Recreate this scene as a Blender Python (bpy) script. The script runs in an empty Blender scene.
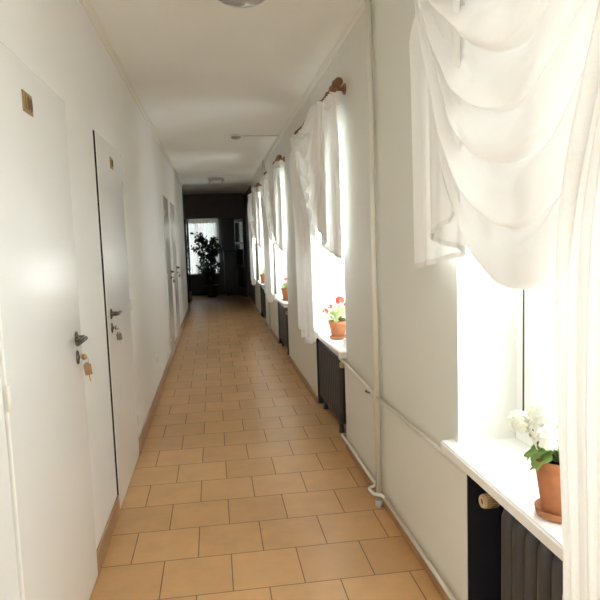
import bpy, bmesh, math, random
from mathutils import Vector, Matrix
PI = math.pi
scene = bpy.context.scene
COL = scene.collection

# ------------------------------------------------------------------ place
XL, XR, ZC = -.563, .829, 2.59          # corridor walls and ceiling
Y0, YE = -5.8, 15.2                     # corridor ends
YF = 16.45                              # far wall of the end room
WIN = [(.72, 1.99), (3.82, 5.09), (6.92, 8.19), (10.02, 11.29)]
WIN_FILL = [(-5.48, -3.3), (-2.9, -.55)]     # unseen windows behind the viewer, added for near daylight
ZS, ZH = .672, 2.10                     # sill top, window head
XO = 1.15                               # outer face of the window wall
XW = 1.045                              # inner face of window frames

# ------------------------------------------------------------------ materials
def mat(name, col, rough=.6, metal=0., bump=0., bscale=40., var=0., vscale=3., coat=0., spec=.5, detail=4.):
    m = bpy.data.materials.new(name); m.use_nodes = True
    nt = m.node_tree; b = nt.nodes['Principled BSDF']
    b.inputs['Base Color'].default_value = (*col, 1)
    b.inputs['Roughness'].default_value = rough
    b.inputs['Metallic'].default_value = metal
    b.inputs['Specular IOR Level'].default_value = spec
    b.inputs['Coat Weight'].default_value = coat
    b.inputs['Coat Roughness'].default_value = .12
    tc = nt.nodes.new('ShaderNodeTexCoord')
    if var:
        n = nt.nodes.new('ShaderNodeTexNoise'); n.inputs['Scale'].default_value = vscale; n.inputs['Detail'].default_value = detail
        r = nt.nodes.new('ShaderNodeValToRGB')
        r.color_ramp.elements[0].position = .3; r.color_ramp.elements[1].position = .7
        r.color_ramp.elements[0].color = (*[c * (1 - var) for c in col], 1)
        r.color_ramp.elements[1].color = (*[min(1, c * (1 + var)) for c in col], 1)
        nt.links.new(tc.outputs['Object'], n.inputs['Vector']); nt.links.new(n.outputs['Fac'], r.inputs['Fac'])
        nt.links.new(r.outputs['Color'], b.inputs['Base Color'])
    if bump:
        n2 = nt.nodes.new('ShaderNodeTexNoise'); n2.inputs['Scale'].default_value = bscale; n2.inputs['Detail'].default_value = 3
        bp = nt.nodes.new('ShaderNodeBump'); bp.inputs['Strength'].default_value = bump; bp.inputs['Distance'].default_value = .01
        nt.links.new(tc.outputs['Object'], n2.inputs['Vector']); nt.links.new(n2.outputs['Fac'], bp.inputs['Height'])
        nt.links.new(bp.outputs['Normal'], b.inputs['Normal'])
    return m

M = {}
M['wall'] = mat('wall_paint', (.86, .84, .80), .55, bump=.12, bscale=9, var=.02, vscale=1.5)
M['wall_window'] = mat('window_wall_paint', (.79, .78, .715), .55, bump=.12, bscale=9, var=.02, vscale=1.5)  # same wall paint, backlit shade of the window side put into its colour
M['ceiling'] = mat('ceiling_paint', (.94, .925, .885), .8, bump=.1, bscale=6, var=.02, vscale=1.2)
M['cove'] = mat('cove_paint', (.84, .80, .72), .5)
M['end_wall'] = mat('end_wall_shaded', (.11, .092, .09), .6, var=.1)  # gloom of the backlit corridor end put into the wall colour
M['end_dark'] = mat('end_room_dark_tone', (.05, .048, .055), .6, var=.1)  # near-black tone for the room beyond the corridor
M['door'] = mat('gloss_white_door_paint', (.87, .85, .81), .16, bump=.004, bscale=3, spec=.3, var=.015, vscale=2)
M['door_frame'] = mat('door_frame_paint', (.80, .765, .69), .3)
M['gap'] = mat('shadow_gap_dark', (.03, .028, .026), .8)
M['white'] = mat('white_gloss_paint', (.86, .84, .80), .25)
M['sill'] = mat('white_sill', (.86, .84, .81), .22, bump=.03, bscale=14, var=.02, vscale=8)
M['skirt'] = mat('skirting_tile', (.40, .235, .12), .35, var=.12, vscale=6)
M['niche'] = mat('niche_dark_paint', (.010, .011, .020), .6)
M['rad'] = mat('charcoal_radiator_enamel', (.050, .050, .055), .36, bump=.05, bscale=60)
M['pipe'] = mat('white_pipe_paint', (.74, .715, .64), .35)
M['brass'] = mat('aged_brass', (.42, .27, .11), .38, metal=.9, bump=.1, bscale=90, var=.2, vscale=40)
M['plate'] = mat('brass_number_plate', (.34, .225, .10), .5, metal=.15, var=.15, vscale=60)
M['plate_ink'] = mat('plate_digit_dark', (.15, .09, .035), .5)
M['rod'] = mat('rod_varnished_wood', (.30, .105, .045), .35, var=.3, vscale=30, coat=.4)
M['rod_gold'] = mat('rod_gilded_rings', (.20, .095, .035), .4, metal=.3, var=.2, vscale=40)
M['iron'] = mat('dark_chrome_handle', (.16, .15, .14), .25, metal=1., bump=.1, bscale=80)
M['steel'] = mat('bright_steel', (.55, .53, .49), .25, metal=1.)
M['fob'] = mat('tan_leather_fob', (.36, .20, .085), .6, var=.2, vscale=60)
M['fobgrey'] = mat('grey_key_fob', (.16, .14, .11), .5, var=.2, vscale=60)
M['terra'] = mat('terracotta', (.46, .175, .075), .7, bump=.15, bscale=50, var=.14, vscale=18)
M['soil'] = mat('potting_soil', (.025, .017, .012), .95, bump=.8, bscale=70, var=.4, vscale=60)
M['cream'] = mat('cream_plastic', (.62, .48, .29), .4)
M['plastic'] = mat('white_plastic', (.80, .77, .70), .35)
M['black'] = mat('black_rubber', (.012, .012, .015), .6)
M['lamp'] = mat('lamp_glass_frosted', (.40, .385, .36), .12, coat=.6, bump=.25, bscale=16)
M['lampring'] = mat('lamp_metal_ring', (.42, .40, .36), .3, metal=.8)
M['navy'] = mat('navy_cabinet_lacquer', (.010, .012, .022), .5, var=.1)
M['frame_dark'] = mat('dark_brown_frame', (.030, .024, .022), .4)
M['bark'] = mat('bark', (.10, .065, .04), .85, bump=.5, bscale=40, var=.3, vscale=20)
M['pot_dark'] = mat('dark_glazed_pot', (.03, .03, .035), .35)
M['stem'] = mat('geranium_stem', (.26, .33, .12), .6)
M['ficus'] = mat('ficus_leaf_green', (.025, .055, .02), .35, var=.35, vscale=30)

def leafmat(name, c1, c2, trans=.4, scale=25.):
    m = bpy.data.materials.new(name); m.use_nodes = True; nt = m.node_tree
    for n in list(nt.nodes): nt.nodes.remove(n)
    out = nt.nodes.new('ShaderNodeOutputMaterial')
    tc = nt.nodes.new('ShaderNodeTexCoord'); no = nt.nodes.new('ShaderNodeTexNoise'); no.inputs['Scale'].default_value = scale
    r = nt.nodes.new('ShaderNodeValToRGB'); r.color_ramp.elements[0].color = (*c1, 1); r.color_ramp.elements[1].color = (*c2, 1)
    r.color_ramp.elements[0].position = .35; r.color_ramp.elements[1].position = .65
    d = nt.nodes.new('ShaderNodeBsdfPrincipled'); d.inputs['Roughness'].default_value = .45
    t = nt.nodes.new('ShaderNodeBsdfTranslucent'); mx = nt.nodes.new('ShaderNodeMixShader'); mx.inputs[0].default_value = trans
    L = nt.links.new
    L(tc.outputs['Object'], no.inputs['Vector']); L(no.outputs['Fac'], r.inputs['Fac'])
    L(r.outputs['Color'], d.inputs['Base Color']); L(r.outputs['Color'], t.inputs['Color'])
    L(d.outputs[0], mx.inputs[1]); L(t.outputs[0], mx.inputs[2]); L(mx.outputs[0], out.inputs['Surface'])
    return m
M['leaf'] = leafmat('geranium_leaf', (.20, .36, .08), (.38, .52, .17))
M['leaf_pale'] = leafmat('geranium_leaf_pale', (.36, .46, .16), (.60, .66, .34))
M['petal_white'] = leafmat('white_petal', (.86, .85, .74), (.90, .89, .84), .35)
M['petal_red'] = leafmat('coral_red_petal', (.72, .075, .04), (.85, .16, .10), .35)

def sheer(name, col, transp, trans, edge=1.0):
    m = bpy.data.materials.new(name); m.use_nodes = True; nt = m.node_tree
    for n in list(nt.nodes): nt.nodes.remove(n)
    out = nt.nodes.new('ShaderNodeOutputMaterial'); L = nt.links.new
    tr = nt.nodes.new('ShaderNodeBsdfTransparent'); tr.inputs['Color'].default_value = (1, .985, .955, 1)
    d = nt.nodes.new('ShaderNodeBsdfDiffuse'); d.inputs['Color'].default_value = (*col, 1)
    t = nt.nodes.new('ShaderNodeBsdfTranslucent'); t.inputs['Color'].default_value = (*col, 1)
    m1 = nt.nodes.new('ShaderNodeMixShader'); m1.inputs[0].default_value = trans
    m2 = nt.nodes.new('ShaderNodeMixShader')
    tc = nt.nodes.new('ShaderNodeTexCoord')
    w = nt.nodes.new('ShaderNodeTexNoise'); w.inputs['Scale'].default_value = 260; w.inputs['Detail'].default_value = 1   # weave
    mr = nt.nodes.new('ShaderNodeMapRange'); mr.inputs['To Min'].default_value = transp - .06; mr.inputs['To Max'].default_value = transp + .06
    L(tc.outputs['Object'], w.inputs['Vector']); L(w.outputs['Fac'], mr.inputs['Value'])
    # cloth seen edge-on shows more threads: less see-through
    lw = nt.nodes.new('ShaderNodeLayerWeight'); lw.inputs['Blend'].default_value = .35
    mu = nt.nodes.new('ShaderNodeMath'); mu.operation = 'MULTIPLY_ADD'; mu.inputs[1].default_value = -transp * edge
    L(lw.outputs['Facing'], mu.inputs[0]); L(mr.outputs['Result'], mu.inputs[2])
    mx = nt.nodes.new('ShaderNodeMath'); mx.operation = 'MAXIMUM'; mx.inputs[1].default_value = .02
    L(mu.outputs[0], mx.inputs[0])
    L(d.outputs[0], m1.inputs[1]); L(t.outputs[0], m1.inputs[2])
    L(mx.outputs[0], m2.inputs[0]); L(m1.outputs[0], m2.inputs[1]); L(tr.outputs[0], m2.inputs[2])
    L(m2.outputs[0], out.inputs['Surface'])
    return m
M['sheer'] = sheer('white_sheer_voile', (.94, .925, .905), .028, .018)
M['voile'] = sheer('white_thin_voile', (.96, .95, .93), .035, .09)
M['sheer_hem'] = sheer('voile_hem', (.86, .84, .81), .04, .06)
M['lace'] = sheer('lace_voile', (.86, .85, .80), .05, .06)

def glassmat():
    m = bpy.data.materials.new('window_glass'); m.use_nodes = True; nt = m.node_tree
    for n in list(nt.nodes): nt.nodes.remove(n)
    out = nt.nodes.new('ShaderNodeOutputMaterial'); L = nt.links.new
    tr = nt.nodes.new('ShaderNodeBsdfTransparent'); tr.inputs['Color'].default_value = (.97, .98, .97, 1)
    g = nt.nodes.new('ShaderNodeBsdfGlossy'); g.inputs['Roughness'].default_value = .02
    f = nt.nodes.new('ShaderNodeLayerWeight')
    p = nt.nodes.new('ShaderNodeMath'); p.operation = 'POWER'; p.inputs[1].default_value = 5
    q = nt.nodes.new('ShaderNodeMath'); q.operation = 'MULTIPLY_ADD'; q.inputs[1].default_value = .7; q.inputs[2].default_value = .04
    L(f.outputs['Facing'], p.inputs[0]); L(p.outputs[0], q.inputs[0])
    mx = nt.nodes.new('ShaderNodeMixShader')
    L(q.outputs[0], mx.inputs[0]); L(tr.outputs[0], mx.inputs[1]); L(g.outputs[0], mx.inputs[2]); L(mx.outputs[0], out.inputs['Surface'])
    return m
M['glass'] = glassmat()

def floormat():
    W, Hh = .2955, .2965
    m = bpy.data.materials.new('terracotta_floor_tiles'); m.use_nodes = True; nt = m.node_tree; L = nt.links.new
    b = nt.nodes['Principled BSDF']
    tc = nt.nodes.new('ShaderNodeTexCoord'); mp = nt.nodes.new('ShaderNodeMapping')
    mp.inputs['Location'].default_value = (-.163 - W / 2 + 20 * W, -2.642 + 20 * Hh, 0)
    br = nt.nodes.new('ShaderNodeTexBrick'); br.offset = .5; br.offset_frequency = 2; br.squash = 1
    for k, v in (('Scale', 1), ('Mortar Size', .0026), ('Mortar Smooth', .25), ('Bias', 0), ('Brick Width', W), ('Row Height', Hh)):
        br.inputs[k].default_value = v
    br.inputs['Color1'].default_value = (.71, .415, .185, 1); br.inputs['Color2'].default_value = (.61, .345, .15, 1)
    br.inputs['Mortar'].default_value = (.20, .13, .075, 1)
    L(tc.outputs['Object'], mp.inputs['Vector']); L(mp.outputs[0], br.inputs['Vector'])
    n = nt.nodes.new('ShaderNodeTexNoise'); n.inputs['Scale'].default_value = 6; n.inputs['Detail'].default_value = 8; n.inputs['Roughness'].default_value = .65
    L(tc.outputs['Object'], n.inputs['Vector'])
    mr = nt.nodes.new('ShaderNodeMapRange'); mr.inputs['To Min'].default_value = .74; mr.inputs['To Max'].default_value = 1.22
    L(n.outputs['Fac'], mr.inputs['Value'])
    mul = nt.nodes.new('ShaderNodeMix'); mul.data_type = 'RGBA'; mul.blend_type = 'MULTIPLY'; mul.inputs['Factor'].default_value = 1
    L(br.outputs['Color'], mul.inputs['A']); L(mr.outputs['Result'], mul.inputs['B']); L(mul.outputs['Result'], b.inputs['Base Color'])
    rr = nt.nodes.new('ShaderNodeMapRange'); rr.inputs['To Min'].default_value = .27; rr.inputs['To Max'].default_value = .42
    L(n.outputs['Fac'], rr.inputs['Value'])
    ra = nt.nodes.new('ShaderNodeMath'); ra.operation = 'MULTIPLY_ADD'; ra.inputs[1].default_value = .4
    L(br.outputs['Fac'], ra.inputs[0]); L(rr.outputs['Result'], ra.inputs[2]); L(ra.outputs[0], b.inputs['Roughness'])
    n2 = nt.nodes.new('ShaderNodeTexNoise'); n2.inputs['Scale'].default_value = 14; L(tc.outputs['Object'], n2.inputs['Vector'])
    sub = nt.nodes.new('ShaderNodeMath'); sub.operation = 'MULTIPLY_ADD'; sub.inputs[1].default_value = -.5
    L(br.outputs['Fac'], sub.inputs[0]); L(n2.outputs['Fac'], sub.inputs[2])
    bp = nt.nodes.new('ShaderNodeBump'); bp.inputs['Strength'].default_value = .25; bp.inputs['Distance'].default_value = .006
    L(sub.outputs[0], bp.inputs['Height']); L(bp.outputs[0], b.inputs['Normal'])
    return m
M['floor'] = floormat()

# ------------------------------------------------------------------ mesh helpers
def box(bm, x0, x1, y0, y1, z0, z1):
    v = [bm.verts.new((x, y, z)) for x in (x0, x1) for y in (y0, y1) for z in (z0, z1)]
    for f in ((0, 1, 3, 2), (4, 6, 7, 5), (0, 4, 5, 1), (2, 3, 7, 6), (0, 2, 6, 4), (1, 5, 7, 3)):
        bm.faces.new([v[i] for i in f])

def bbox(bm, x0, x1, y0, y1, z0, z1, bev=.004, seg=2):
    t = bmesh.new(); box(t, x0, x1, y0, y1, z0, z1)
    bmesh.ops.bevel(t, geom=t.edges[:], offset=bev, segments=seg, affect='EDGES', profile=.6)
    merge(bm, t)

def merge(bm, t, mtx=None):
    if mtx is not None: bmesh.ops.transform(t, matrix=mtx, verts=t.verts[:])
    mp = {v: bm.verts.new(v.co) for v in t.verts}
    for f in t.faces:
        try: nf = bm.faces.new([mp[v] for v in f.verts]); nf.smooth = f.smooth
        except ValueError: pass
    t.free()

def lathe(bm, prof, mtx=None, n=24, cap=True):
    """prof: (radius, z) pairs about z"""
    t = bmesh.new(); rings = []
    for r, z in prof:
        if r < 1e-6: rings.append([t.verts.new((0, 0, z))])
        else: rings.append([t.verts.new((r * math.cos(2 * PI * i / n), r * math.sin(2 * PI * i / n), z)) for i in range(n)])
    for a, b in zip(rings, rings[1:]):
        for i in range(n):
            j = (i + 1) % n
            if len(a) == 1 and len(b) == 1: continue
            if len(a) == 1: f = t.faces.new((a[0], b[j], b[i]))
            elif len(b) == 1: f = t.faces.new((a[i], a[j], b[0]))
            else: f = t.faces.new((a[i], a[j], b[j], b[i]))
            f.smooth = True
    if cap:
        for r in (rings[0], rings[-1]):
            if len(r) > 2: t.faces.new(r)
    bmesh.ops.recalc_face_normals(t, faces=t.faces[:])
    merge(bm, t, mtx)

def tube(bm, pts, r, n=10, closed=False):
    pts = [Vector(p) for p in pts]; k = len(pts); rings = []
    rs = r if isinstance(r, (list, tuple)) else [r] * k
    prev = None
    for i, p in enumerate(pts):
        a = pts[i - 1] if (i > 0 or closed) else p; b = pts[(i + 1) % k] if (i < k - 1 or closed) else p
        d = (b - a).normalized()
        if prev is None:
            u = d.orthogonal().normalized()
        else:
            u = (prev - d * prev.dot(d)).normalized()
        prev = u; w = d.cross(u)
        rings.append([bm.verts.new(p + (u * math.cos(2 * PI * j / n) + w * math.sin(2 * PI * j / n)) * rs[i]) for j in range(n)])
    pairs = list(zip(rings, rings[1:])) + ([(rings[-1], rings[0])] if closed else [])
    for a, b in pairs:
        for j in range(n):
            f = bm.faces.new((a[j], a[(j + 1) % n], b[(j + 1) % n], b[j])); f.smooth = True
    if not closed:
        bm.faces.new(rings[0][::-1]); bm.faces.new(rings[-1])

def arc(pts, rad=.03, seg=5):
    """round the corners of a polyline"""
    pts = [Vector(p) for p in pts]; out = [pts[0]]
    for a, b, c in zip(pts, pts[1:], pts[2:]):
        d1 = (a - b); d2 = (c - b); r = min(rad, d1.length * .45, d2.length * .45)
        p, q = b + d1.normalized() * r, b + d2.normalized() * r
        for i in range(seg + 1):
            t = i / seg; out.append(p * (1 - t) ** 2 + b * 2 * t * (1 - t) + q * t * t)
    return out + [pts[-1]]

def sheet(bm, fn, nu, nv, smooth=True):
    g = [[bm.verts.new(fn(i / nu, j / nv)) for j in range(nv + 1)] for i in range(nu + 1)]
    for i in range(nu):
        for j in range(nv):
            f = bm.faces.new((g[i][j], g[i + 1][j], g[i + 1][j + 1], g[i][j + 1])); f.smooth = smooth

def sphere(bm, c, r, n=12, sq=(1, 1, 1)):
    prof = [(r * math.sin(PI * i / n), -r * math.cos(PI * i / n)) for i in range(n + 1)]
    lathe(bm, prof, Matrix.Translation(c) @ Matrix.Diagonal((*sq, 1)), n=2 * n, cap=False)

def obj(name, bm, m, parent=None, loc=None, recalc=False):
    if recalc: bmesh.ops.recalc_face_normals(bm, faces=bm.faces[:])
    me = bpy.data.meshes.new(name); bm.to_mesh(me); bm.free()
    ms = m if isinstance(m, (list, tuple)) else [m]
    for x in ms: me.materials.append(x)
    o = bpy.data.objects.new(name, me); COL.objects.link(o)
    if parent is not None: o.parent = parent
    if loc is not None: o.location = loc
    return o

def tag(o, label, cat, group=None, kind=None):
    o['label'] = label; o['category'] = cat
    if group: o['group'] = group
    if kind: o['kind'] = kind
    return o

def thing(name, label, cat, loc=(0, 0, 0), rz=0, group=None, kind=None):
    o = bpy.data.objects.new(name, None); COL.objects.link(o); o.empty_display_size = .05
    o.location = loc; o.rotation_euler = (0, 0, rz)
    return tag(o, label, cat, group, kind)

def dup(o, parent=None, loc=None, label=None):
    kids = list(o.children)
    c = o.copy(); COL.objects.link(c)
    if parent is not None: c.parent = parent
    if loc is not None: c.location = loc
    if label: c['label'] = label
    for k in kids: dup(k, c)
    return c

B = bmesh.new
RX = lambda a: Matrix.Rotation(a, 4, 'X'); RY = lambda a: Matrix.Rotation(a, 4, 'Y'); RZ = lambda a: Matrix.Rotation(a, 4, 'Z'); T = Matrix.Translation

# ------------------------------------------------------------------ shell
bm = B(); box(bm, XL - .25, XR + .35, Y0 - .1, YE + .12, -.12, 0); box(bm, -2.6, 2.6, YE + .12, YF + .2, -.12, 0)
tag(obj('floor', bm, M['floor']), 'orange brown terracotta tile floor laid in running bond', 'floor', kind='structure')
bm = B(); box(bm, XL - .25, XR + .35, Y0 - .1, YE + .12, ZC, ZC + .15)
tag(obj('ceiling', bm, M['ceiling']), 'off white painted corridor ceiling', 'ceiling', kind='structure')
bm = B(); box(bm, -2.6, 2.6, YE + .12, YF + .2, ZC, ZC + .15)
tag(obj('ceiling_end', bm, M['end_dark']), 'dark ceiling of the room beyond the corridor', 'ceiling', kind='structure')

DOORS = [(1.655, 2.57), (3.195, 4.06), (7.36, 8.13), (8.62, 9.42)]
DT = 1.985
RC = .08; YDK = 12.6                              # last stretch of wall holds the end's shade in its colour
bm = B()
ys = [Y0]
for a, b in DOORS: ys += [a - .006, b + .006]
ys.append(YDK)
for i in range(0, len(ys), 2): box(bm, XL - .18, XL, ys[i], ys[i + 1], 0, ZC)
for a, b in DOORS:
    box(bm, XL - .18, XL, a - .006, b + .006, DT + .006, ZC)
    box(bm, XL - .18, XL - .06, a - .006, b + .006, 0, DT + .006)
wall_l = tag(obj('wall_left', bm, M['wall']), 'off white left corridor wall holding the four doors', 'wall', kind='structure')

wins = WIN_FILL + WIN; NI = .065                        # the radiator recess is narrower than the window
bm = B(); ys = [Y0]
for a, b in wins: ys += [a, b]
ys.append(YDK)
for i in range(0, len(ys), 2): box(bm, XR, XO, ys[i], ys[i + 1], 0, ZC)
for a, b in wins:
    box(bm, XR, XO, a, b, ZH, ZC)
    box(bm, 1.03, XO, a, b, 0, ZS - .04)
    box(bm, XR, 1.03, a, a + NI, 0, ZS - .041); box(bm, XR, 1.03, b - NI, b, 0, ZS - .041)
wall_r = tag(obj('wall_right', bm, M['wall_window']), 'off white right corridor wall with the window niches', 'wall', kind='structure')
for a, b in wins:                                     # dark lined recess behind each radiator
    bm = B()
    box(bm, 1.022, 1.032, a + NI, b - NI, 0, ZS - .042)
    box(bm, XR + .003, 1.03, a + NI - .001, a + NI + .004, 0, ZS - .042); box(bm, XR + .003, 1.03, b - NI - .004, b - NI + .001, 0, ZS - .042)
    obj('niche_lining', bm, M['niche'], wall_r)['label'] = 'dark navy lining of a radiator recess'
bm = B(); box(bm, XL - .25, XR + .35, Y0 - .12, Y0, 0, ZC)
tag(obj('wall_back', bm, M['wall']), 'off white wall closing the corridor behind the viewer', 'wall', kind='structure')

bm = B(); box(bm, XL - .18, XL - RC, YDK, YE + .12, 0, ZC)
tag(obj('wall_left_end', bm, M['end_wall']), 'last stretch of the left wall, shade put into its colour', 'wall', kind='structure')
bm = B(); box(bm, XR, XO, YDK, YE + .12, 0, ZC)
tag(obj('wall_right_end', bm, M['end_wall']), 'last stretch of the right wall, shade put into its colour', 'wall', kind='structure')
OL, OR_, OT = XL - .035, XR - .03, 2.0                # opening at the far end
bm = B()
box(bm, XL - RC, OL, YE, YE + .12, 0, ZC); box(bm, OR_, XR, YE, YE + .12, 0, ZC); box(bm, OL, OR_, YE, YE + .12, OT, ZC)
tag(obj('wall_end', bm, M['end_wall']), 'wall above the doorway at the corridor end, shade put into its colour', 'wall', kind='structure')
bm = B()
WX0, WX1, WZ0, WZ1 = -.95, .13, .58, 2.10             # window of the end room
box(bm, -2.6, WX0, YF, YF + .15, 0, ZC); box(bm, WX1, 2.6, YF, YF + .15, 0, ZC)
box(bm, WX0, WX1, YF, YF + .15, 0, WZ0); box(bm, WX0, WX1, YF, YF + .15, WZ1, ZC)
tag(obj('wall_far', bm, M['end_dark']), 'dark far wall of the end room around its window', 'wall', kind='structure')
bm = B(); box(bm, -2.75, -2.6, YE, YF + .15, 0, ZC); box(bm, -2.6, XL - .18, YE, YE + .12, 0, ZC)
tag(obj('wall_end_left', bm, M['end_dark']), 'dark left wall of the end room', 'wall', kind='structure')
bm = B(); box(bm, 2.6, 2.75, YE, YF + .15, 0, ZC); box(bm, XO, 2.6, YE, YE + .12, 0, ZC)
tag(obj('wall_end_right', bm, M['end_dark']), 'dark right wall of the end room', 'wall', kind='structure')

# cove strips where walls meet ceiling
def cove(name, x, s, label, ye):
    bm = B(); prof = [(0, 0), (0, -.034), (.008, -.032), (.012, -.02), (.02, -.012), (.030, -.008), (.034, 0)]
    a = [bm.verts.new((x + s * p, Y0, ZC + q)) for p, q in prof]; b = [bm.verts.new((x + s * p, ye, ZC + q)) for p, q in prof]
    for i in range(len(prof)):
        j = (i + 1) % len(prof); bm.faces.new((a[i], a[j], b[j], b[i]))
    bm.faces.new(a); bm.faces.new(b)
    tag(obj(name, bm, M['cove'], recalc=True), label, 'trim', kind='structure')
cove('trim_1', XL, 1, 'pale cove strip between left wall and ceiling', YDK)
cove('trim_2', XR, -1, 'pale cove strip between right wall and ceiling', YE)
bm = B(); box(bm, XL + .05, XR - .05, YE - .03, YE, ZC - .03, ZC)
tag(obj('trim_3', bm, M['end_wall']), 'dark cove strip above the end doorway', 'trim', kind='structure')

# skirting
bm = B(); ys = [Y0]
for a, b in DOORS: ys += [a - .004, b + .004]
ys.append(YDK)
for i in range(0, len(ys), 2): bbox(bm, XL - .002, XL + .011, ys[i], ys[i + 1], 0, .10, .003, 1)
tag(obj('baseboard_left', bm, M['skirt']), 'brown tile skirting along the left wall', 'skirting', kind='structure')
bm = B(); ys = [Y0]
for a, b in wins: ys += [a + NI, b - NI]
ys.append(YE)
for i in range(0, len(ys), 2): bbox(bm, XR - .011, XR + .002, ys[i], ys[i + 1], 0, .06, .003, 1)
tag(obj('baseboard_right', bm, M['skirt']), 'brown tile skirting along the right wall', 'skirting', kind='structure')

# ------------------------------------------------------------------ windows
def window(n, a, b, label):
    root = thing('window_%d' % n, label, 'window', (XW, (a + b) / 2, ZS), kind='structure')
    h = (b - a) / 2 + .002; H = ZH - ZS + .002
    def frame(bm, y0, y1, z0, z1, w, x0, x1, bev=.004):
        bbox(bm, x0, x1, y0, y0 + w, z0, z1, bev); bbox(bm, x0, x1, y1 - w, y1, z0, z1, bev)
        bbox(bm, x0, x1, y0 + w - .002, y1 - w + .002, z0, z0 + w, bev); bbox(bm, x0, x1, y0 + w - .002, y1 - w + .002, z1 - w, z1, bev)
    bm = B(); frame(bm, -h, h, 0, H, .07, 0, .08)
    bbox(bm, .0, .08, -.03, .03, .068, H - .068)
    obj('frame', bm, M['white'], root)
    for s in (-1, 1):
        y0, y1 = (-h + .082, -.03) if s < 0 else (.03, h - .082)
        gk = B(); frame(gk, y0 - .012, y1 + .012, .07, H - .07, .012, -.011, .055, .001)
        obj('gasket', gk, M['black'], root)['label'] = 'black rubber seal round a sash'
        sm = B(); frame(sm, y0, y1, .082, H - .082, .055, -.012, .05)
        sash = obj('sash', sm, M['white'], root)
        pm = B(); box(pm, .018, .022, y0 + .05, y1 - .05, .132, H - .132); obj('pane', pm, M['glass'], sash)
        if s > 0:
            hm = B(); bbox(hm, -.03, -.012, y0 + .018, y0 + .042, .55, .62, .003); bbox(hm, -.045, -.03, y0 + .022, y0 + .038, .5, .62, .004)
            obj('window_handle', hm, M['plastic'], sash)
    sl = B(); e = .035
    x0, x1, x2 = .775 - XW, XR - XW - .001, .05
    out = [(x0, -h - e), (x1, -h - e), (x1, -h), (x2, -h), (x2, h), (x1, h), (x1, h + e), (x0, h + e)]
    lo = [sl.verts.new((x, y, -.04)) for x, y in out]; hi = [sl.verts.new((x, y, 0)) for x, y in out]
    sl.faces.new(lo[::-1]); sl.faces.new(hi)
    for i in range(8): sl.faces.new((lo[i], lo[(i + 1) % 8], hi[(i + 1) % 8], hi[i]))
    bmesh.ops.recalc_face_normals(sl, faces=sl.faces[:])
    bmesh.ops.bevel(sl, geom=[ed for ed in sl.edges if all(v.co.x < x0 + .001 for v in ed.verts)], offset=.006, segments=3, affect='EDGES')
    obj('window_sill', sl, M['sill'], root)
    return root
window(1, *WIN[0], 'nearest white framed window above the white geranium')
window(2, *WIN[1], 'second white window along, behind the red geranium')
window(3, *WIN[2], 'third white window along the right wall')
window(4, *WIN[3], 'last white window of the right wall, nearest the dark doorway')
window(5, *WIN_FILL[1], 'first added white window, unseen behind the viewer, for near daylight')
window(7, *WIN_FILL[0], 'second added white window, unseen behind the viewer, for near daylight')

# end room window
root = thing('window_6', 'bright window with lace curtain in the dark end room', 'window', ((WX0 + WX1) / 2, YF, WZ0), kind='structure')
w2 = (WX1 - WX0) / 2; h2 = WZ1 - WZ0
bm = B()
for s in (-1, 1): box(bm, s * w2 - .05, s * w2 + .05, .06, .12, 0, h2)
box(bm, -w2, w2, .06, .12, 0, .06); box(bm, -w2, w2, .06, .12, h2 - .06, h2); box(bm, -.04, .04, .06, .12, 0, h2)
obj('frame', bm, M['white'], root)
for s in (-1, 1):
    bm = B(); box(bm, min(s * .04, s * (w2 - .05)), max(s * .04, s * (w2 - .05)), .085, .09, .06, h2 - .06); obj('pane', bm, M['glass'], root)
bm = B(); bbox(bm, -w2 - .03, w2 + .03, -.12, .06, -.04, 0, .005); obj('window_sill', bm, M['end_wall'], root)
bm = B()
sheet(bm, lambda u, v: (WX0 - .06 + u * (WX1 - WX0 + .09), YF - .05 + .022 * math.sin(u * 2 * PI * 15) * (.5 + .5 * v), 2.14 - v * (1.50 - .02 * math.cos(u * 2 * PI * 12))), 150, 16)
lace = thing('lace_curtain', 'white lace curtain over the bright end room window', 'curtain', (0, 0, 0))
obj('panel', bm, M['lace'], lace)
bm = B()
sheet(bm, lambda u, v: (WX0 - .06 + u * (WX1 - WX0 + .09), YF - .085 + .02 * math.sin(u * 2 * PI * 19), 2.15 - v * (.22 + .025 * abs(math.sin(u * PI * 14)))), 150, 6)
obj('valance', bm, M['lace'], lace)
bm = B(); tube(bm, [(WX0 - .1, YF - .065, 2.135), (WX1 + .08, YF - .065, 2.135)], .01); obj('rail', bm, M['frame_dark'], lace)

# ------------------------------------------------------------------ doors
def digits(txt, parent, y0, z0, h, w, x):
    bm = B()
    for i, c in enumerate(txt):
        y = y0 + i * w * 1.35
        if c == '1':
            box(bm, x, x + .0012, y + w * .35, y + w * .65, z0, z0 + h)
        else:
            tube(bm, [(x + .0004, y + w / 2 + w * .38 * math.cos(t * PI / 8), z0 + h / 2 + h * .44 * math.sin(t * PI / 8)) for t in range(16)], w * .12, 6, True)
    obj('digits', bm, M['plate_ink'], parent)

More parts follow.
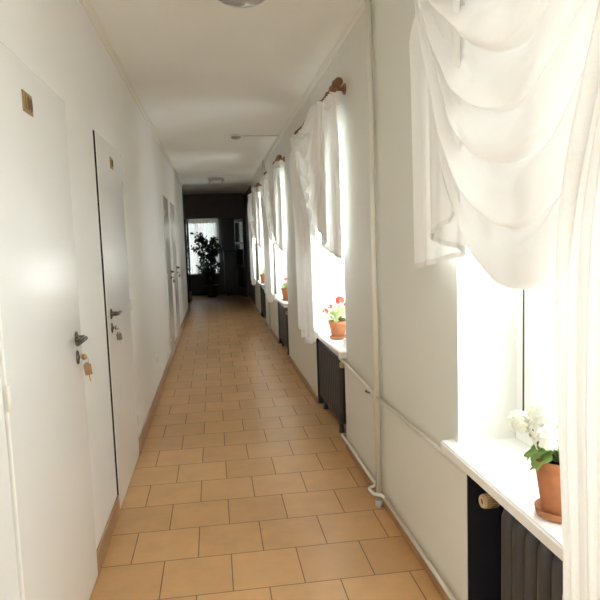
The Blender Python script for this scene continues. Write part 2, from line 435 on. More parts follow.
def door(n, a, b, hinge, label, plate_y, plate_z, txt, hy, hz=1.05, gap=.0005):
    """hinge: 'near' or 'far'; lever points towards the hinges"""
    root = thing('door_%d' % n, label, 'door', (XL, (a + b) / 2, 0), kind='structure')
    c = (a + b) / 2; hw = (b - a) / 2
    xf = .009
    bm = B(); bbox(bm, -.045, xf, -hw + (gap if hinge == 'far' else 0), hw, .008, DT, .004, 2); obj('leaf', bm, M['door'], root)
    bm = B(); e = .005
    box(bm, -.05, -.004, -hw - e, -hw - .0005 + (gap - .0005 if hinge == 'far' else 0), 0, DT + e); box(bm, -.05, -.001, hw + .0005, hw + e, 0, DT + e); box(bm, -.05, -.001, -hw, hw, DT + .0005, DT + e)
    if gap > .001: box(bm, -.012, .006, -hw + gap - .009, -hw + gap - .0004, .01, DT - .002)
    obj('gap_shade', bm, M['gap'], root)  # dark strips stand in for the shade inside the door gap
    s = 1 if hinge == 'far' else -1
    hd = B()
    lathe(hd, [(0, 0), (.02, 0), (.022, .003), (.02, .007), (.011, .010), (.009, .014), (.009, .034), (0, .036)],
          T((xf, hy - c, hz)) @ RY(PI / 2) @ Matrix.Diagonal((1.35, .85, 1, 1)), 20)
    tube(hd, arc([(xf + .025, hy - c, hz), (xf + .038, hy - c, hz), (xf + .040, hy - c + s * .05, hz + .002), (xf + .034, hy - c + s * .128, hz - .004)], .014), [.0095] * 8 + [.009] * 5 + [.008] * 1, 10)
    obj('handle', hd, M['iron'], root)['label'] = 'dark metal lever handle'
    es = B()
    lathe(es, [(0, 0), (.019, 0), (.021, .003), (.018, .007), (.006, .008), (.006, .011), (0, .011)],
          T((xf, hy - c, hz - .075)) @ RY(PI / 2) @ Matrix.Diagonal((1.4, .85, 1, 1)), 20)
    obj('keyhole_escutcheon', es, M['iron'], root)['label'] = 'dark oval keyhole plate'
    for z in (.24, 1.02, 1.78):
        hb = B(); tube(hb, [(xf + .003, s * (hw + .002), z - .035), (xf + .003, s * (hw + .002), z + .035)], .006, 10)
        obj('hinge', hb, M['door_frame'], root)
    if txt:
        pb = B(); bbox(pb, xf - .001, xf + .004, plate_y - c - .05, plate_y - c + .05, plate_z - .032, plate_z + .032, .0012, 1)
        pl = obj('number_plate', pb, M['plate'], root); pl['label'] = 'small brass number plate'
        digits(txt, pl, plate_y - c - .036, plate_z - .022, .044, .021, xf + .004)
    return root
door(1, *DOORS[0], 'near', 'nearest glossy white door, its plate high at the photo edge', 2.045, 1.862, '100', 2.468)
door(2, *DOORS[1], 'far', 'second glossy white door from the viewer with a dark gap line', 3.655, 1.88, '101', 3.30, gap=.012)
door(3, *DOORS[2], 'near', 'third white door along, nearer of the two distant ones', 0, 0, '', 7.98)
door(4, *DOORS[3], 'near', 'farthest white door on the left wall before the dark end', 0, 0, '', 9.27)

def keys(y, z, label, fob, big):
    root = thing('key_ring', label, 'keys', (XL + .009 + .011, y, z))
    g = B()
    tube(g, [(0, 0, 0), (.008, 0, 0)], .0035, 8)
    lathe(g, [(0, -.0015), (.012, -.0015), (.012, .0015), (0, .0015)], T((.016, 0, 0)) @ RX(PI / 2), 16)
    obj('key', g, M['brass'] if big else M['steel'], root)
    g = B(); tube(g, [(.019 + .013 * math.sin(t * PI / 10), .002, -.016 + .016 * math.cos(t * PI / 10)) for t in range(20)], .0013, 6, True)
    obj('ring', g, M['steel'], root)
    g = B()
    s = 1. if big else .8
    bbox(g, .007, .030 + .006 * s, -.006, .004, -.036 - .042 * s, -.034, .003, 2)
    obj('fob', g, fob, root).rotation_euler = (0, math.radians(-6), math.radians(18))
    g = B()
    bbox(g, .017, .0215, .006, .0085, -.105 if big else -.09, -.04, .001, 1); lathe(g, [(0, -.001), (.010, -.001), (.010, .001), (0, .001)], T((.019, .007, -.036)) @ RX(PI / 2), 14)
    obj('key', g, M['brass'] if big else M['steel'], root).rotation_euler = (0, math.radians(-8), 0)
    return root
keys(2.468, .975, 'keys with a tan fob hanging from the nearest door lock', M['fob'], True)
keys(3.30, .975, 'keys with a grey fob hanging from the second door lock', M['fobgrey'], False)
keys(7.98, .975, 'small keys hanging from the third door lock', M['fob'], False)
keys(9.27, .975, 'small keys hanging from the farthest door lock', M['fob'], False)

# wall socket
s = thing('wall_socket', 'small round white socket low on the left wall', 'socket', (XL, 5.67, .36))
bm = B(); lathe(bm, [(0, 0), (.036, 0), (.038, .004), (.034, .010), (.022, .011), (.020, .006), (0, .006)], RY(PI / 2), 24); obj('plate', bm, M['plastic'], s)
bm = B(); lathe(bm, [(0, .0061), (.019, .0061), (.019, .0075), (0, .0075)], RY(PI / 2), 20); obj('insert', bm, M['door_frame'], s)

# ------------------------------------------------------------------ ceiling fittings
def dome(loc, label, group='glass dome ceiling lights'):
    root = thing('ceiling_light', label, 'ceiling light', loc, group=group)
    bm = B(); lathe(bm, [(0, 0), (.155, 0), (.158, -.012), (.150, -.026), (.12, -.03), (0, -.03)], n=40); obj('base_ring', bm, M['lampring'], root)
    bm = B(); lathe(bm, [(.140, -.026), (.138, -.045), (.122, -.07), (.092, -.088), (.05, -.098), (.018, -.101), (0, -.101)], n=40, cap=False); obj('glass_shade', bm, M['lamp'], root)
    bm = B(); lathe(bm, [(.016, -.099), (.012, -.108), (0, -.112)], n=16, cap=False); obj('finial', bm, M['lampring'], root)
    return root
d0 = dome((.185, 2.885, ZC), 'glass dome ceiling light nearest the viewer, cut by photo top')
dup(d0, loc=(.118, 11.55, ZC), label='glass dome ceiling light farthest away before the dark end')
sd = thing('smoke_detector', 'small white round detector on the ceiling with a cable', 'detector', (.315, 6.95, ZC))
bm = B(); lathe(bm, [(0, 0), (.075, 0), (.077, -.008), (.072, -.018), (0, -.018)], n=28); obj('base', bm, M['plastic'], sd)
bm = B(); lathe(bm, [(.06, -.017), (.052, -.034), (.03, -.042), (0, -.044)], n=28, cap=False); obj('cover', bm, M['lampring'], sd)
bm = B(); tube(bm, [(.39, 6.95, ZC - .006), (XR - .02, 6.97, ZC - .006)], .006, 8)
tag(obj('ceiling_cable', bm, M['pipe']), 'thin cable from the ceiling detector to the right wall', 'cable')

# ------------------------------------------------------------------ curtain rods and curtains
XRD = .755; ZR = 2.295
def rod(yc, label):
    root = thing('curtain_rod', label, 'curtain rod', (XRD, yc, ZR), group='wooden curtain rods over the windows')
    bm = B(); tube(bm, [(0, -.88, 0), (0, .68, 0)], .015, 12); obj('pole', bm, M['rod'], root)
    prof = [(0, 0), (.012, .0), (.019, .008), (.012, .018), (.012, .026), (.024, .034), (.030, .052), (.024, .070), (.013, .080), (.013, .086), (.020, .092), (.026, .110), (.020, .128), (.008, .136), (0, .138)]
    for s in (-1, 1):
        bm = B(); lathe(bm, prof, T((0, -.86 if s < 0 else .66, 0)) @ RX(-s * PI / 2), 18); obj('finial', bm, M['rod_gold'], root)
        bm = B(); yb = -.80 if s < 0 else .60
        lathe(bm, [(0, 0), (.034, 0), (.034, .006), (.024, .014), (.012, .02), (.010, .06), (0, .06)], T((XR - XRD - .0005, yb, 0)) @ RY(-PI / 2), 18)
        lathe(bm, [(.013, -.010), (.024, -.010), (.024, .010), (.013, .010)], T((0, yb, 0)) @ RX(PI / 2), 18)
        obj('bracket', bm, M['rod'], root)
    for k in range(6):
        yb = -.66 + k * .225
        bm = B(); tube(bm, [(.019 * math.cos(t * PI / 9), yb, -.004 + .019 * math.sin(t * PI / 9)) for t in range(18)], .004, 6, True); obj('ring', bm, M['rod_gold'], root)
    return root
YC = [(a + b) / 2 for a, b in WIN]
rod(YC[0], 'wooden curtain rod over the nearest window, above the photo top')
RODL = ['wooden curtain rod with turned end above the second window', 'wooden curtain rod above the third window', 'wooden curtain rod above the last window by the dark end']
r0 = rod(YC[1], RODL[0])
for i in (2, 3): dup(r0, loc=(XRD, YC[i], ZR), label=RODL[i - 1])

def smooth(a, b, t):
    t = max(0, min(1, (t - a) / (b - a))); return t * t * (3 - 2 * t)

def curtain(yc, d, label, seed, inn, sh=0., zlow=-1.765):
    """local axes: x across the wall (0 at the rod), y = along the wall times d (long panel at +), z absolute minus rod height"""
    rnd = random.Random(seed)
    root = thing('curtain', label, 'curtain', (XRD, yc, ZR), group='white sheer swag curtains')
    ph = [rnd.random() * 6 for _ in range(8)]
    # gathered ruffle above the rod
    def ruf(u, v):
        y = (-.86 + u * 1.54) if d > 0 else (-.70 + u * 1.56)
        w = .5 + .5 * math.sin(u * 9 + ph[0])
        a = .012 + .016 * abs(v - .55) * 2
        return (-.004 - .006 * math.sin(v * PI) + a * 1.15 * math.sin(u * 2 * PI * 26 + 2 * math.sin(u * 17 + ph[1])), d * y, -.100 + v * (.070 + .062 * w * w))
    bm = B(); sheet(bm, ruf, 340, 10); obj('heading_ruffle', bm, M['voile'], root)
    # swag: nested drape folds falling from the two upper corners
    NF = 6.6
    def swag(u, v):
        s = u * 2 - 1
        q = v + .028 * math.sin(9.5 * v + ph[3]) * (1 - v) + .020 * math.sin(2 * PI * NF * v + ph[6]) + .02 * math.sin(v * 7.3 + s * 1.5)  * math.sin(v * PI)             # cloth bunches along each fold
        S = 1.02 * q
        w = .58 + .10 * v
        p = 1.5 + .85 * v ** 1.5 + .15 * math.sin(v * 11 + ph[0])
        z = -.03 - S * (1 - abs(s) ** p) - .015 * v + .035 * math.sin(2.2 * s + 4 * v + ph[1]) * (1 - s * s) * v
        y = s * w - .02 * (1 - v)
        tri = math.sin(2 * PI * NF * v + 1.9 * math.sin(s * 1.7 + ph[5]) + ph[6]); tri = math.copysign(abs(tri) ** .7, tri)
        fade = (.42 + .58 * abs(s) ** .7) * smooth(0, .10, v) * (1 - .55 * smooth(.78, 1, v))
        x = -.030 - .020 * math.sin(v * PI * .9) * (1 - abs(s) ** 3) - .033 * tri * fade
        x += .012 * math.sin(2 * PI * 10.7 * (v + .05 * math.sin(3 * s + ph[2])) - 3.1 * s + ph[4]) * fade * smooth(.05, .3, v) * (1 - smooth(.8, 1, v)) + .005 * math.sin(s * 9 + v * 5 + ph[7]) + .0025 * math.sin(s * 23 - v * 31)
        return (min(x, .022), d * y, z)
    bm = B(); sheet(bm, swag, 120, 140); sw = obj('swag', bm, M['sheer'], root)
    bm = B(); sheet(bm, lambda u, v: Vector(swag(u, .988 + .014 * v)) + Vector((-.0015, 0, 0)), 120, 2); obj('hem', bm, M['sheer_hem'], sw)
    # long panel, hanging in front of the swag
    def panel(u, v):
        zt, zb = -.035, zlow - .03 * math.cos(u * 2 * PI * 3 + ph[2]) + .11 * (1 - smooth(0, .16, u))
        inner = sh + .42 - inn * smooth(0, .58, v) + .045 * smooth(.62, 1, v)
        outer = .69 - .22 * smooth(0, .5, v)
        n = 6.5
        amp = .008 + .016 * smooth(0, .25, v)
        y = inner + (outer - inner) * u
        x = -.020 - .050 * smooth(0, .12, v) + amp * math.sin(u * 2 * PI * n + ph[3] + .7 * math.sin(v * 2.2 + ph[4])) + .004 * math.sin(u * 2 * PI * 17 + v * 3)
        return (x, d * (y + .012 * math.cos(u * 2 * PI * n + ph[3])), zt + v * (zb - zt))
    bm = B(); sheet(bm, panel, 150, 50); lp = obj('long_panel', bm, M['sheer'], root)
    bm = B(); sheet(bm, lambda u, v: Vector(panel(u, .987 + .016 * v)) + Vector((-.0015, 0, 0)), 150, 2); obj('hem', bm, M['sheer_hem'], lp)
    bm = B(); sheet(bm, lambda u, v: Vector(panel(.004 * u, v)) + Vector((-.0015, 0, 0)), 2, 50); obj('side_hem', bm, M['sheer_hem'], lp)
    # short cascading tail on the other side
    # cloth laid in three layers: out, back, out again, so the slanting hem falls in a zigzag
    KT = [(0, -.872, -1.010, .012), (.40, -.355, -.945, .004), (.46, -.345, -.938, -.006), (.66, -.610, -.905, -.012), (.72, -.615, -.897, -.026), (1, -.33, -.815, -.030)]
    def tail(u, v):
        for (ua, ta, za, xa), (ub, tb, zb_, xb) in zip(KT, KT[1:]):
            if u <= ub:
                k = (u - ua) / (ub - ua); k2 = k * k * (3 - 2 * k) if ub - ua < .1 else k
                t, zb, x = ta + (tb - ta) * k, za + (zb_ - za) * k, xa + (xb - xa) * k2; break
        zt = -.035
        t += .02 * math.sin(u * 15) * (1 - v)
        x = x * smooth(-.1, .3, v) + .009 * math.sin(t * 34 + ph[3]) * smooth(0, .2, v) * (1 - .4 * v) + .003 * math.sin(u * 70 + 2 * v) - .008 * smooth(0, .1, v)
        if d < 0: t *= .86 + .14 * smooth(0, .16, v)
        return (min(x, .025), d * t, zt + v * (zb - zt))
    bm = B(); sheet(bm, tail, 130, 40); st = obj('short_tail', bm, M['voile'], root)
    bm = B(); sheet(bm, lambda u, v: Vector(tail(u, .984 + .02 * v)) + Vector((-.0015, 0, 0)), 130, 2); obj('hem', bm, M['sheer_hem'], st)
    return root
curtain(YC[0], -1, 'white sheer swag curtain at the nearest window, largest in view', 3, .26, .085)
CL = ['white sheer swag curtain at the second window behind the red geranium', 'white sheer curtain at the third window', 'white sheer curtain at the last window by the dark end']
c0 = curtain(YC[1], 1, CL[0], 5, .76, 0., -1.63)
for i in (2, 3): dup(c0, loc=(XRD, YC[i], ZR), label=CL[i - 1])

# ------------------------------------------------------------------ radiators
def radiator(y0, y1, label):
    yc = (y0 + y1) / 2
    root = thing('radiator', label, 'radiator', (.92, yc, 0), group='charcoal column radiators under the windows')
    zb, zt = .085, .575; pitch = .070; n = int((y1 - y0) / pitch)
    t = B()
    for x in (-.055, .055):
        pr = [(.0, zb), (.016, zb + .004), (.022, zb + .03), (.0225, zb + .06), (.0225, zt - .06), (.022, zt - .03), (.016, zt - .004), (0, zt)]
        lathe(t, pr, T((x, 0, 0)) @ Matrix.Diagonal((1.45, 1.32, 1, 1)), 16, False)
    for z in (zb + .035, zt - .035):
        lathe(t, [(0, -.08), (.024, -.078), (.028, -.05), (.028, .05), (.024, .078), (0, .08)], T((0, 0, z)) @ RY(PI / 2) @ Matrix.Diagonal((1, .8, 1, 1)), 14, False)
        lathe(t, [(.0, -.029), (.022, -.029), (.022, .029), (0, .029)], T((0, 0, z)) @ RX(PI / 2), 12, False)
    s0 = obj('section', t, M['rad'], root)
    ys = [-(n - 1) * pitch / 2 + i * pitch for i in range(n)]
    s0.location = (0, ys[0], 0)
    for y in ys[1:]:
        c = s0.copy(); COL.objects.link(c); c.parent = root; c.location = (0, y, 0)
    for i in (1, n - 2):
        for x in (-.055, .055):
            f = B(); lathe(f, [(0, 0), (.022, 0), (.018, .012), (.014, .05), (.018, .1), (0, .1)], T((x, ys[i], 0)), 12); obj('foot', f, M['rad'], root)
    for s in (-1,):                                   # thermostatic valve at the end nearest the riser
        pass
    return root, yc, ys
def valve(root, yl, s, zt=.54):
    """yl: local y of the end section; s: direction away from the radiator"""
    g = B(); tube(g, arc([(0, yl + s * .02, zt), (0, yl + s * .125, zt), (-.03, yl + s * .128, zt)], .01), .012, 12)
    tube(g, [(0, yl + s * .125, zt), (0, yl + s * .15, zt)], .010, 12)
    obj('valve_body', g, M['brass'], root)
    g = B(); tube(g, arc([(0, yl + s * .02, .12), (0, yl + s * .045, .12), (0, yl + s * .06, .08), (0, yl + s * .15, .08)], .02), .010, 12); obj('return_union', g, M['brass'], root)
    g = B(); lathe(g, [(0, .0), (.016, .0), (.017, .012), (.0225, .016), (.0225, .062), (.019, .068), (.012, .068), (.011, .062), (0, .062)], T((-.028, yl + s * .128, zt)) @ RY(-PI / 2), 24)
    kb = obj('thermostat_knob', g, M['cream'], root); kb['label'] = 'cream ribbed thermostat knob'
    g = B(); a = T((-.028, yl + s * .128, zt)) @ RY(-PI / 2)
    for k in range(18):
        th = k * PI / 9; p = a @ Vector((.0228 * math.cos(th), .0228 * math.sin(th), .022)); q = a @ Vector((.0228 * math.cos(th), .0228 * math.sin(th), .056)); tube(g, [p, q], .0018, 5)
    obj('grip_rib', g, M['brass'], kb)
    g = B(); lathe(g, [(0, .0625), (.0105, .0625), (.0105, .064), (0, .064)], a, 16); obj('centre_cap', g, M['black'], kb)
RL = ['charcoal column radiator under the nearest window sill', 'charcoal column radiator under the second window sill', 'charcoal radiator under the third window sill', 'charcoal radiator under the last window sill']
RY_ = [(.85, 1.715, 1), (4.09, 4.97, -1), (7.19, 8.07, -1), (10.29, 11.17, -1)]
for i, (a, b, s) in enumerate(RY_):
    r, yc, ys = radiator(a, b, RL[i])
    valve(r, ys[-1] if s > 0 else ys[0], s)
    g = B(); lathe(g, [(0, 0), (.018, 0), (.018, .012), (.010, .02), (0, .02)], T((0, (ys[0] if s > 0 else ys[-1]) - s * .028, .12)) @ RX(s * PI / 2), 12); obj('plug', g, M['rad'], r)

# ------------------------------------------------------------------ heating pipes
def pipes(yr, near, far, label):
    """near/far: y of the radiator ends fed from the riser; None when absent"""
    root = thing('heating_pipe', label, 'heating pipe', (.80, yr, 0), group='white heating pipes along the right wall')
    bm = B(); tube(bm, [(0, 0, 0.0), (0, 0, ZC)], .016, 14); obj('riser', bm, M['pipe'], root)
    bm = B(); lathe(bm, [(.0165, 0), (.021, 0), (.021, .03), (.019, .034), (.0165, .034)], n=18); obj('floor_collar', bm, M['pipe'], root)
    for tgt in (near, far):
        if tgt is None: continue
        s = 1 if tgt > yr else -1; L = abs(tgt - yr)
        bm = B()
        tube(bm, arc([(0, 0, .585), (0, s * (L - .33), .612), (0, s * (L - .175), .612), (.06, s * (L - .172), .60), (.118, s * (L - .165), .545), (.12, s * (L - .156), .54)], .012), .0095, 12)
        obj('supply_branch', bm, M['pipe'], root)
        bm = B()
        tube(bm, arc([(.004, s * .10, .085), (.004, s * (L - .28), .085), (.004, s * (L - .175), .08), (.11, s * (L - .17), .08), (.12, s * (L - .156), .08)], .012), .0095, 12)
        obj('return_branch', bm, M['pipe'], root)
    bm = B(); tube(bm, arc([(.004, -.11, .085), (0, -.06, .085), (-.040, -.045, .085), (-.044, .045, .085), (0, .06, .085), (.004, .11, .085)], .03), .0095, 12)
    obj('crossing_loop', bm, M['pipe'], root)
    return root
pipes(2.975, 1.715, 4.09, 'white heating riser with branches between the two nearest windows')
pipes(9.12, None, 10.29, 'thin white heating riser between the two farthest windows')
bk = B(); tube(bk, arc([(XR, 3.16, .562), (XR - .028, 3.16, .562), (XR - .043, 3.16, .575)], .01), .005, 8)
tag(obj('pipe_hook', bk, M['iron']), 'small dark hook holding the pipe left of the riser', 'hook')

# ------------------------------------------------------------------ pots and geraniums
def leaf_mesh(bm, c, nrm, size, rnd, lobes=7):
    nrm = Vector(nrm).normalized(); u = nrm.orthogonal().normalized(); u.rotate(Matrix.Rotation(rnd.random() * 6.3, 3, nrm)); w = nrm.cross(u)
    c = Vector(c); ctr = bm.verts.new(c - nrm * size * .18); n = lobes * 6
    mid, ring = [], []
    for i in range(n):
        a = 2 * PI * i / n
        notch = 1 - .75 * max(0, 1 - abs(a - PI) / .30)
        r = size * (.92 + .11 * math.cos(a * lobes)) * notch
        d = u * math.cos(a) + w * math.sin(a)
        mid.append(bm.verts.new(c + d * r * .55 - nrm * size * .02))
        ring.append(bm.verts.new(c + d * r + nrm * size * (.10 * math.sin(a * lobes * .5 + 1) - .06)))
    for i in range(n):
        j = (i + 1) % n
        f = bm.faces.new((ctr, mid[i], mid[j])); f.smooth = True
        f = bm.faces.new((mid[i], ring[i], ring[j], mid[j])); f.smooth = True

def bloom(bm, c, size, rnd, count=16, psz=.34):
    """umbel of five-petalled florets"""
    c = Vector(c)
    for k in range(count):
        th = rnd.random() * 2 * PI; zz = rnd.uniform(-.35, 1); rr = math.sqrt(max(0, 1 - zz * zz))
        n = Vector((rr * math.cos(th), rr * math.sin(th), zz)); p = c + n * size * .62
        u = n.orthogonal().normalized(); w = n.cross(u); s = size * psz * rnd.uniform(.85, 1.2)
        for q in range(5):
            a = 2 * PI * q / 5 + k; d = u * math.cos(a) + w * math.sin(a); e = n.cross(d)
            pts = [p, p + d * s * .55 + e * s * .38 + n * s * .18, p + d * s + e * s * .28 + n * s * .22, p + d * s * 1.12 + n * s * .12, p + d * s - e * s * .28 + n * s * .22, p + d * s * .55 - e * s * .38 + n * s * .18]
            f = bm.faces.new([bm.verts.new(x) for x in pts])

def pot(loc, r, h, plant, label, saucer_label, seed, group_pot, detail):
    sa = thing('plant_saucer', saucer_label, 'saucer', loc, group='terracotta saucers on the sills')
    bm = B(); lathe(bm, [(0, 0), (r * .74, 0), (r * .90, .004), (r * .97, .022), (r * .92, .023), (r * .85, .007), (0, .006)], n=32, cap=False); obj('dish', bm, M['terra'], sa)
    rnd = random.Random(seed)
    root = thing('potted_geranium', label, 'potted plant', (loc[0], loc[1], loc[2] + .007), group=group_pot)
    bm = B(); lathe(bm, [(0, 0), (r * .68, 0), (r * .70, .004), (r * .93, h * .78), (r * .94, h * .80), (r * .97, h * .80), (r * .98, h * .82), (r * 1.03, h * .985), (r * 1.01, h), (r * .97, h), (r * .93, h * .9), (0, h * .9)], n=40, cap=False)
    obj('pot', bm, M['terra'], root)
    bm = B(); lathe(bm, [(r * .935, h * .88), (r * .7, h * .915), (r * .3, h * .92), (0, h * .925)], n=28, cap=False); obj('soil', bm, M['soil'], root)
    stems = B(); lv = B()
    for k, (x, y, z, s) in enumerate(plant['leaves']):
        tube(stems, [(x * .12, y * .12, h * .9), (x * .5, y * .5, h * .9 + (z - h * .9) * .6), (x, y, z - s * .1)], [.003, .0022, .0015], 6)
        leaf_mesh(lv, (x, y, z), (x * 3.2 + rnd.uniform(-.2, .2), y * 3.2 + rnd.uniform(-.2, .2), .22 + rnd.uniform(-.1, .2)), s, rnd)
    for (x, y, z, s, cnt) in plant['blooms']:
        tube(stems, [(x * .1, y * .1, h * .9), (x * .6, y * .6, h * .9 + (z - h * .9) * .55), (x, y, z)], [.003, .0025, .002], 6)
        b = B(); bloom(b, (x, y, z), s, rnd, cnt); obj('flower_head', b, plant['petal'], root)
    obj('stems', stems, M['stem'], root); obj('leaves', lv, plant['leaf'], root)
    return root

def mkplant(seed, nl, spread, z0, z1, lsz, blooms, leaf, petal):
    rnd = random.Random(seed); L = []
    for k in range(nl):
        a = 2 * PI * k / nl * 2.618 * 1.7 + rnd.uniform(-.3, .3); t = (k + .5) / nl
        rr = spread * (1.05 - .6 * t) * rnd.uniform(.8, 1.1)
        L.append((rr * math.cos(a), rr * math.sin(a), z0 + (z1 - z0) * t + rnd.uniform(-.008, .008), lsz * rnd.uniform(.8, 1.2)))
    return dict(leaves=L, blooms=blooms, leaf=leaf, petal=petal)
P1 = mkplant(4, 24, .080, .150, .225, .037, [(-.100, .035, .236, .042, 22), (-.050, -.01, .262, .044, 24), (-.070, -.05, .220, .046, 24), (-.035, .06, .25, .04, 20), (-.055, .02, .225, .04, 18), (.02, -.05, .265, .04, 20), (.06, .03, .26, .04, 18)], M['leaf'], M['petal_white'])
pot((.864, 1.405, ZS), .068, .15, P1, 'terracotta pot of white geranium on the nearest sill', 'terracotta saucer under the white geranium pot', 11, 'geraniums on the window sills', 1)
P2 = mkplant(7, 26, .085, .135, .215, .026, [(.02, -.01, .275, .042, 26), (-.05, .02, .228, .026, 12), (-.088, .01, .20, .03, 14), (.07, .02, .24, .03, 14)], M['leaf_pale'], M['petal_red'])
pot((.880, 4.32, ZS), .068, .128, P2, 'terracotta pot of coral red geranium on the second sill', 'terracotta saucer under the red geranium pot', 13, 'geraniums on the window sills', 1)
P3 = mkplant(9, 16, .06, .15, .21, .024, [(-.01, 0, .25, .032, 16)], M['leaf_pale'], M['petal_red'])
pot((.868, 7.30, ZS), .072, .15, P3, 'terracotta pot with one coral bloom on the third sill', 'terracotta saucer on the third sill', 15, 'geraniums on the window sills', 0)
P4 = mkplant(10, 18, .065, .15, .26, .026, [], M['leaf_pale'], M['petal_red'])
pot((.850, 10.42, ZS), .072, .15, P4, 'terracotta pot of plain green geranium on the last sill', 'terracotta saucer on the last sill', 17, 'geraniums on the window sills', 0)
j = thing('small_jar', 'small plain white jar in front of the red geranium pot', 'jar', (.862, 3.98, ZS))
bm = B(); lathe(bm, [(0, 0), (.016, 0), (.018, .003), (.018, .052), (.015, .058), (.015, .05), (0, .048)], n=20, cap=False); obj('body', bm, M['white'], j)

# ------------------------------------------------------------------ end room contents
cab = thing('cabinet', 'dark navy cabinet right of the bright end window', 'cabinet', (.575, 16.16, 0))
bm = B(); bbox(bm, -.30, .30, -.20, .22, .06, 1.17, .006); obj('carcass', bm, M['navy'], cab)
bm = B(); bbox(bm, -.32, .32, -.225, .23, 1.17, 1.195, .006); obj('top', bm, M['navy'], cab)
bm = B(); box(bm, -.27, .27, -.16, .20, 0, .06); obj('plinth', bm, M['navy'], cab)
for s in (-1, 1):
    bm = B(); bbox(bm, min(s * .004, s * .295), max(s * .004, s * .295), -.222, -.20, .08, 1.15, .004); dd = obj('cabinet_door', bm, M['navy'], cab)
    bm = B(); sphere(bm, (s * .03, -.236, .68), .014, 6); obj('knob', bm, M['iron'], dd)

def leafdoor(n, hx, hy, ang, w, label, mirror):
    root = thing('door_%d' % n, label, 'door', (hx, hy, 0), ang, kind='structure')
    H = 1.98; t = .018
    bm = B()
    bbox(bm, 0, .07, -t, t, .01, H, .003, 1); bbox(bm, w - .07, w, -t, t, .01, H, .003, 1)
    bbox(bm, .069, w - .069, -t, t, H - .09, H, .003, 1); bbox(bm, .069, w - .069, -t, t, .01, .22, .003, 1)
    for z in (.78, 1.36): bbox(bm, .069, w - .069, -t, t, z - .03, z + .03, .003, 1)
    obj('leaf_frame', bm, M['frame_dark'], root)
    for z0, z1 in ((.22, .75), (.81, 1.33), (1.39, H - .09)):
        bm = B(); box(bm, .068, w - .068, -.003, .003, z0 - .002, z1 + .002); obj('pane', bm, M['glass'], root)
    for s in (-1, 1):
        bm = B(); tube(bm, arc([(w - .035, s * t, 1.05), (w - .035, s * (t + .045), 1.05), (w - .14, s * (t + .048), 1.05)], .012), .008, 8)
        obj('handle', bm, M['steel'], root)
    return root
leafdoor(5, OR_ - .012, YE + .10, math.radians(106), .72, 'dark glazed door leaf swung open on the right of the end', 0)
leafdoor(6, OL + .01, YE - .03, math.radians(-93.2), .68, 'dark glazed door leaf swung open against the left wall', 0)

# ficus in front of the end window
fx, fy = -.07, 15.86
fic = thing('potted_ficus', 'leafy indoor tree in front of the bright end window', 'potted plant', (fx, fy, 0))
bm = B(); lathe(bm, [(0, 0), (.12, 0), (.125, .01), (.165, .27), (.172, .275), (.172, .30), (.155, .30), (.15, .26), (0, .26)], n=28, cap=False); obj('pot', bm, M['pot_dark'], fic)
bm = B(); lathe(bm, [(.152, .258), (.08, .27), (0, .275)], n=24, cap=False); obj('soil', bm, M['soil'], fic)
rnd = random.Random(21)
tr = B(); tube(tr, [(0, 0, .26), (.02, 0, .6), (-.02, .01, 1.0), (-.05, 0, 1.35)], [.018, .015, .012, .008], 8)
lv = B()
for k in range(44):
    z0 = rnd.uniform(.45, 1.35); a = rnd.random() * 2 * PI; L = rnd.uniform(.14, .36) * (1.15 - .25 * abs(z0 - .95))
    p0 = Vector((-.02, 0, z0)); p1 = p0 + Vector((math.cos(a) * L - .05, math.sin(a) * L * .7, rnd.uniform(.06, .38)))
    if p1.z > 1.72: p1.z = 1.72
    pm = (p0 + p1) / 2 + Vector((0, 0, .05)); tube(tr, [p0, pm, p1], [.006, .004, .002], 5)
    for q in range(16):
        t = .3 + .75 * rnd.random(); c = p0.lerp(p1, min(t, 1.02)) + Vector((rnd.gauss(0, .035), rnd.gauss(0, .035), rnd.gauss(0, .035)))
        d = Vector((rnd.gauss(0, 1), rnd.gauss(0, 1), rnd.gauss(-.5, .6))).normalized(); s = d.orthogonal().normalized(); s.rotate(Matrix.Rotation(rnd.random() * 6.3, 3, d)); n = d.cross(s)
        l, wd = rnd.uniform(.08, .13), rnd.uniform(.028, .042)
        pts = [c, c + d * l * .3 + s * wd, c + d * l * .7 + s * wd * .8, c + d * l - n * .01, c + d * l * .7 - s * wd * .8, c + d * l * .3 - s * wd]
        vs = [lv.verts.new(x) for x in pts]; mid = lv.verts.new(c + d * l * .5 - n * .006)
        for i in range(6): lv.faces.new((mid, vs[i], vs[(i + 1) % 6]))
obj('trunk', tr, M['bark'], fic); obj('leaves', lv, M['ficus'], fic)

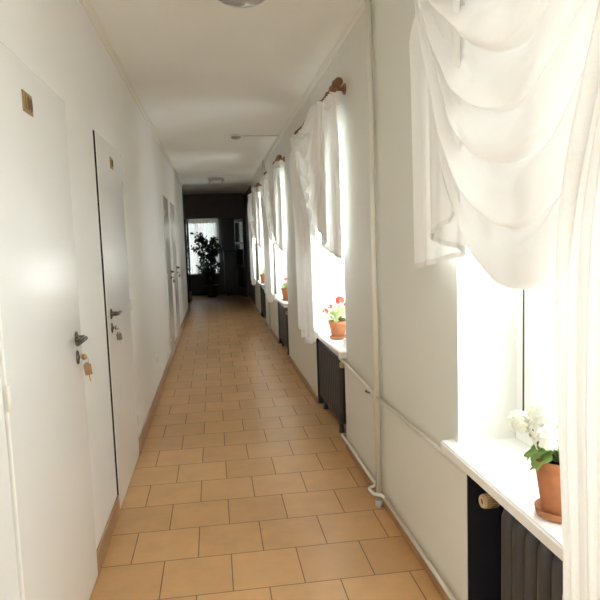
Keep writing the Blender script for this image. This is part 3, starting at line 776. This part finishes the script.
# ------------------------------------------------------------------ light: overcast daylight through the windows
wd = bpy.data.worlds.new('overcast_sky'); scene.world = wd; wd.use_nodes = True
bg = wd.node_tree.nodes['Background']; bg.inputs['Strength'].default_value = 3.2
wt = wd.node_tree; tc = wt.nodes.new('ShaderNodeTexCoord'); sx = wt.nodes.new('ShaderNodeSeparateXYZ'); rp = wt.nodes.new('ShaderNodeValToRGB')
mr = wt.nodes.new('ShaderNodeMapRange'); mr.inputs['From Min'].default_value = -1; mr.inputs['From Max'].default_value = 1
wt.links.new(tc.outputs['Generated'], sx.inputs[0]); wt.links.new(sx.outputs['Z'], mr.inputs['Value']); wt.links.new(mr.outputs['Result'], rp.inputs['Fac']); wt.links.new(rp.outputs['Color'], bg.inputs['Color'])
rp.color_ramp.elements[0].position = .46; rp.color_ramp.elements[0].color = (1.59, 1.72, 1.82, 1)     # lower half brightened, added to lift the ceiling
rp.color_ramp.elements[1].position = .52; rp.color_ramp.elements[1].color = (.905, 1.0, 1.065, 1)       # white overcast sky
def portal(name, loc, rot, sx, sy):
    l = bpy.data.lights.new(name, 'AREA'); l.shape = 'RECTANGLE'; l.size = sx; l.size_y = sy
    l.cycles.is_portal = True
    o = bpy.data.objects.new(name, l); COL.objects.link(o); o.location = loc; o.rotation_euler = rot
for a, b in wins: portal('daylight_portal', (XO + .02, (a + b) / 2, (ZS + ZH) / 2), (0, PI / 2, 0), ZH - ZS, b - a)
portal('daylight_portal', ((WX0 + WX1) / 2, YF + .17, (WZ0 + WZ1) / 2), (-PI / 2, 0, 0), WX1 - WX0, WZ1 - WZ0)

# ------------------------------------------------------------------ camera
pitch, roll, yaw, fpx = .1002, -.0348, .1393, 605.27
f = Vector((math.sin(yaw) * math.cos(pitch), math.cos(yaw) * math.cos(pitch), -math.sin(pitch)))
r = Vector((math.cos(yaw), -math.sin(yaw), 0)); u = r.cross(f)
c, s = math.cos(roll), math.sin(roll)
r2 = c * r + s * u; u2 = -s * r + c * u
cd = bpy.data.cameras.new('camera'); cam = bpy.data.objects.new('camera', cd); COL.objects.link(cam)
mw = Matrix((r2, u2, -f)).transposed().to_4x4(); mw.translation = Vector((0, 0, 1.41)); cam.matrix_world = mw
cd.sensor_width = 36; cd.sensor_fit = 'HORIZONTAL'; cd.lens = fpx / 600 * 36; cd.clip_start = .02
scene.camera = cam

scene.view_settings.view_transform = 'Standard'; scene.view_settings.look = 'None'
scene.view_settings.exposure = 1.42; scene.view_settings.gamma = 1; scene.view_settings.use_curve_mapping = False
scene.cycles.use_denoising = True
scene.cycles.max_bounces = 14; scene.cycles.diffuse_bounces = 8; scene.cycles.transparent_max_bounces = 24; scene.cycles.glossy_bounces = 5
scene.cycles.transmission_bounces = 8; scene.cycles.sample_clamp_indirect = 8
